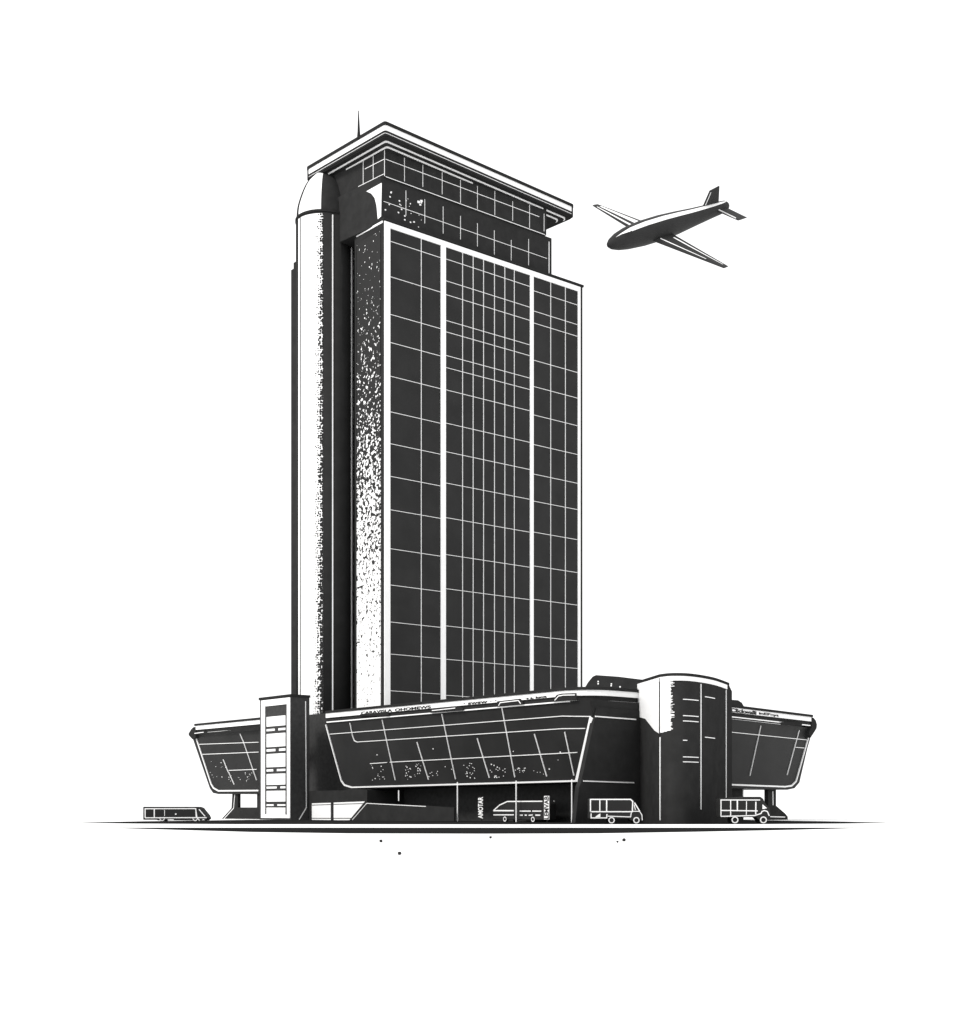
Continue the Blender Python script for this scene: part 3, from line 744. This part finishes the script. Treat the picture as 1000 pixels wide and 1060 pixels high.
# long low bus at the left
D = 173.0; k = D/FOC; gy = HZ+H_EYE/k
xm = 183.5
b = at(xm, gy, D); b.z = 0
vehicle('shuttle_bus', 'long low dark bus with sloping windscreen beyond the left glass wing', 'bus', b, k, xm, gy, 2.3,
    [(150.4, 848.6), (150.4, 835.1), (206.5, 835.1), (209.6, 836.4), (215.8, 844), (217, 847.2), (215, 849.2), (166, 849.2), (164, 848.6)],
    [([(152.6, 846.5), (152.6, 837.2), (204.6, 837), (205.2, 846.4)], .12), ([(152.6, 846.5), (216, 846.3)], .12), ([(162, 837.4), (162, 846.2)], .13), ([(172.6, 838.4), (172.6, 844.6)], .06),
     ([(204.6, 837.4), (206, 846), (208.6, 849.4)], .11), ([(208, 837.8), (214.2, 845)], .12)],
    [[(183.4, 843.4), (183.4, 842), (184.8, 842), (184.8, 843.4)], [(175.5, 848.4), (176.5, 847.8), (182, 848), (182, 849)], [(211, 848.9), (212.4, 847.6), (214, 848.9)]], [170, 204], 3.0*k, GR,
    glass=[[(153.4, 845.8), (153.4, 837.9), (161.2, 837.9), (161.2, 845.8)], [(163, 845.8), (163, 837.9), (172, 837.9), (172, 845.8)], [(173.2, 845.8), (173.2, 837.9), (204, 837.9), (204.6, 845.8)]])
# van under the front wing, parked along the glass front: built nose to -X, then turned
rv = 2.6
pv = [hit(x, 849, rl(rv, 0), -R) for x in (510.5, 563.5)]
c = (pv[0]+pv[1])/2; c.z = 0
lv = (pv[1]-pv[0]).length; k = lv/53.0; xm = 537.0; gy = HZ+H_EYE*FOC/c.y
kz = c.y/FOC
ky = kz/k
def vy(y): return gy-(gy-y)*ky
def vp(l): return [(x, vy(y)) for x, y in l]
t, body, q, hw = vehicle('parked_van', 'dark van with white outlines parked behind the thin white columns under the front wing', 'van', c+R*.95, k, xm, gy, 1.9,
    vp([(510.4, 848.6), (510, 839.6), (518, 833.6), (525.6, 828.8), (532, 828.4), (560.5, 828.6), (563, 832), (563.6, 848.6)]),
    [(vp([(510.9, 839.2), (517.5, 833.4), (525.8, 829.6), (561.6, 829.6)]), .13), (vp([(511, 839.2), (532.6, 839.2)]), .16), (vp([(538.8, 839.6), (550, 839.6)]), .13), (vp([(551.6, 839.6), (560.6, 839.6)]), .13),
     (vp([(511, 843.7), (532.6, 843.5)]), .12), (vp([(539, 843.8), (541.8, 843.8)]), .14), (vp([(544, 843.8), (546, 843.8)]), .14), (vp([(548, 843.9), (552, 843.5)]), .12), (vp([(554.8, 843.7), (559.6, 843.7)]), .14)],
    [], [523, 552], .34, None, rot=math.atan2(-L.y, -L.x),
    glass=[vp([(512.5, 838.6), (518, 834), (526, 830.4), (533, 830.4), (533, 838.6)]), vp([(536, 838.6), (536, 830.4), (560, 830.4), (561, 838.6)])])

# ------------------------------------------------------------------ pebbles on the white ground
for px, py, s, lab in ((394.4, 872, .07, 'small dark pebble on the white ground below the front wing, left of the lowest one'), (413.6, 885, .06, 'lowest small dark pebble on the white ground, nearest the viewer'),
                       (507.8, 868, .07, 'lone dark pebble on the white ground below the parked van'), (639.2, 872.4, .05, 'tiny round dark pebble below the small shuttle bus, just left of a larger one'), (646, 871, .08, 'largest flat dark pebble below the small shuttle bus')):
    p = ground(px, py); bm = nb()
    bmesh.ops.create_icosphere(bm, subdivisions=2, radius=s*.95)
    rs = random.Random(px)
    for v in bm.verts:
        v.co = V((v.co.x*1.2, v.co.y, v.co.z*1.1))*rs.uniform(.85, 1.15)
    bm2 = obj('pebble', bm, STONE, None, smooth=True)
    bm2.location = p+Z*s*.9; bm2['label'] = lab; bm2['category'] = 'pebble'; bm2['group'] = 'pebbles on the ground'

# ------------------------------------------------------------------ airplane
Yc = 240.0
def apx(x, y, d): return at(x, y, Yc+d)
nose, tail = apx(629, 252.5, -9.8), apx(752.5, 214.5, 9.8)
F = (nose-tail)
best = min((abs(F.dot(apx(748.5, 276, -d)-apx(613.6, 211.6, d))), d) for d in [i*.05 for i in range(-400, 400)])
near, far = apx(748.5, 276, -best[1]), apx(613.6, 211.6, best[1])
LEN, SPAN = F.length, (near-far).length
f = F.normalized(); lft = (near-far); lft = (lft-f*lft.dot(f)).normalized(); up = f.cross(lft)
if up.z < 0: up = -up
mid = (nose+tail)/2
plane = thing('airplane', 'dark propellerless airplane with highlight painted white along its back flying banked beside the tower top', 'airplane', mid)
ORG[plane] = V((0, 0, 0))
plane.rotation_euler = Matrix((f, lft, up)).transposed().to_euler()
fus = [(0, .0), (.012, .5), (.035, .95), (.08, 1.42), (.15, 1.8), (.27, 2.08), (.42, 2.1), (.55, 1.92), (.7, 1.55), (.85, 1.25), (.93, 1.12), (.97, 1.0), (.99, .7), (1, .0)]
def fpt(s, th, add=0.0):
    i = max(j for j in range(len(fus)) if fus[j][0] <= s+1e-9); i = min(i, len(fus)-2)
    (s0, a), (s1, b) = fus[i], fus[i+1]; r = a+(b-a)*(s-s0)/(s1-s0)+add
    zc = -.25*(1-min(s/.25, 1))**2+.35*max(0, s-.6)/.4
    return V((LEN/2-s*LEN, r*math.sin(th), zc+r*math.cos(th)))
bm = nb(); ring_n = 32; rows = []
for s, r in fus:
    rows.append([bm.verts.new(fpt(s, 2*math.pi*i/ring_n)) for i in range(ring_n)])
for a, b in zip(rows, rows[1:]):
    for i in range(ring_n): bm.faces.new((a[i], a[(i+1) % ring_n], b[(i+1) % ring_n], b[i]))
bmesh.ops.remove_doubles(bm, verts=bm.verts, dist=1e-4)
fuse = obj('fuselage', bm, PLANE, plane, smooth=True)
bm = nb(); rows = []
ss = [.045, .08, .115, .15, .21, .27, .35, .42, .5, .55, .63, .7, .78, .85, .93, .965]
for j, s in enumerate(ss):
    e = min(1, j/3, (len(ss)-1-j)/2+.25)
    t0 = math.radians(5+8*(1-min(1, e))); t1 = math.radians(13+17*max(e, .0))
    rows.append([bm.verts.new(fpt(s, t0+(t1-t0)*i/8, .03)) for i in range(9)])
for a, b in zip(rows, rows[1:]):
    for i in range(8): bm.faces.new((a[i], a[i+1], b[i+1], b[i]))
obj('stripe', bm, WHITE, fuse, smooth=True)  # highlight along the fuselage top, put in as white paint
for s, th in ((.1, 18), (.118, 18), (.136, 18)):
    bm = nb(); t0 = math.radians(th+8); t1 = math.radians(th+20)
    a, b, c2, d2 = fpt(s, t0, .09), fpt(s+.007, t0, .09), fpt(s+.007, t1, .09), fpt(s, t1, .09)
    bm.faces.new([bm.verts.new(p) for p in (a, b, c2, d2)]); obj('cockpit_window', bm, GLASS, fuse)
def airfoil(bm, roots, tips, th_r, th_t, axis):
    """tapered surface: (leading x, trailing x, y, z) at root and tip; axis = thickness direction"""
    P = []
    for (xl, xt, y, z), th in ((roots, th_r), (tips, th_t)):
        c = xl-xt
        P.append([bm.verts.new(V((xl-c*a, y, z))+axis*(h*th)) for a, h in ((0, 0), (.06, .6), (.3, 1), (.65, .6), (1, .05), (1, -.05), (.65, -.5), (.3, -.8), (.06, -.5))])
    n = len(P[0])
    for i in range(n): bm.faces.new((P[0][i], P[0][(i+1) % n], P[1][(i+1) % n], P[1][i]))
    bm.faces.new(P[0][::-1]); bm.faces.new(P[1])
hs = SPAN/2
xr = LEN/2-.385*LEN
for s in (1, -1):
    bm = nb(); airfoil(bm, (xr+3.4, xr-3.0, 0, -.7), (xr-.5, xr-2.0, s*hs, -1.3), .42, .1, Z)
    wg = obj('wing', bm, PLANE, plane)
    def wp(e, c, add=.0):
        xl = xr+3.4+(-3.9)*e; xt = xr-3.0+1.0*e; th = .42+(.1-.42)*e
        h = (.6+(1-.6)*(c-.06)/.24) if c < .3 else (1-.4*(c-.3)/.35 if c < .65 else .6-.55*(c-.65)/.35)
        return V((xl-(xl-xt)*c, s*hs*e, -.7-.6*e+h*th+.03+add))
    def patch(rows_):
        bm = nb(); vs = [[bm.verts.new(wp(e, c)) for c in cs] for e, cs in rows_]
        for a, b in zip(vs, vs[1:]):
            for i in range(len(a)-1): bm.faces.new((a[i], a[i+1], b[i+1], b[i]))
        return bm
    if s < 0:
        rows_ = [(e, [.42+.05*e+(.4-.12*e)*i/4 for i in range(5)]) for e in [.12+.8*j/8 for j in range(9)]]
        obj('stripe', patch(rows_), WHITE, wg, label='broad white stripe')
        rows_ = [(e, [.12+.1*i/2 for i in range(3)]) for e in [.25+.68*j/8 for j in range(9)]]
        obj('stripe', patch(rows_), WHITE, wg)
    else:
        rows_ = [(e, [.74-.1*e+.1*i/2 for i in range(3)]) for e in [.2+.74*j/8 for j in range(9)]]
        obj('stripe', patch(rows_), WHITE, wg)
        rows_ = [(e, [.2+.05*i/2 for i in range(3)]) for e in [.16+.6*j/8 for j in range(9)]]
        obj('stripe', patch(rows_), WHITE, wg)
    if s < 0: continue
    bm = nb(); airfoil(bm, (-LEN*.36, -LEN*.46, 0, .5), (-LEN*.372, -LEN*.457, s*5.6, .4), .18, .06, Z)
    tp = obj('tailplane', bm, PLANE, plane)
    bm = nb(); strip(bm, [V((-LEN*.374, s*1.0, .74)), V((-LEN*.38, s*4.9, .56))], Z, .14, -.1, .04); obj('stripe', bm, WHITE, tp)
bm = nb()
airfoil_pts = [(-LEN*.262, 1.0), (-LEN*.298, 4.1), (-LEN*.375, 4.5), (-LEN*.41, .9)]
prism(bm, [V((x, -.12, z)) for x, z in airfoil_pts], V((0, .24, 0)))
fin = obj('tail_fin', bm, PLANE, plane, bevel=.05)
for s in (-1, 1):
    bm = nb(); strip(bm, [V((-LEN*.282, s*.12, 1.7)), V((-LEN*.306, s*.12, 3.8))], V((0, s, 0)), .16, -.02, .03); obj('stripe', bm, WHITE, fin)

for o_ in list(plane.children): pass

# ------------------------------------------------------------------ sky, sun, camera
EXP = 1.6
AZ, EL = math.radians(56), math.radians(38)             # sun to the left of and behind the viewer
w = bpy.data.worlds.new('World'); scn.world = w; w.use_nodes = True
bg = w.node_tree.nodes['Background']; bg.inputs['Color'].default_value = (1, 1, 1, 1); bg.inputs['Strength'].default_value = 1.3/EXP
sd = bpy.data.lights.new('sun', 'SUN'); sd.energy = 1.5; sd.angle = math.radians(14); sd.color = (1, .98, .95)
so = bpy.data.objects.new('sun', sd); COL.objects.link(so)
to = V((-math.sin(AZ)*math.cos(EL), -math.cos(AZ)*math.cos(EL), math.sin(EL)))
so.rotation_euler = to.to_track_quat('Z', 'Y').to_euler(); so.location = to*300
cam = bpy.data.cameras.new('camera'); co = bpy.data.objects.new('camera', cam); COL.objects.link(co)
cam.sensor_fit = 'HORIZONTAL'; cam.sensor_width = 36; cam.lens = 36*FOC/1000
cam.shift_y = (HZ-530)/1000
cam.clip_end = 9000; cam.clip_start = .1
co.location = (0, 0, H_EYE); co.rotation_euler = (math.radians(90), 0, 0)
scn.camera = co
scn.view_settings.view_transform = 'Standard'; scn.view_settings.look = 'None'
scn.view_settings.exposure = math.log2(EXP); scn.view_settings.gamma = 1
scn.cycles.max_bounces = 6
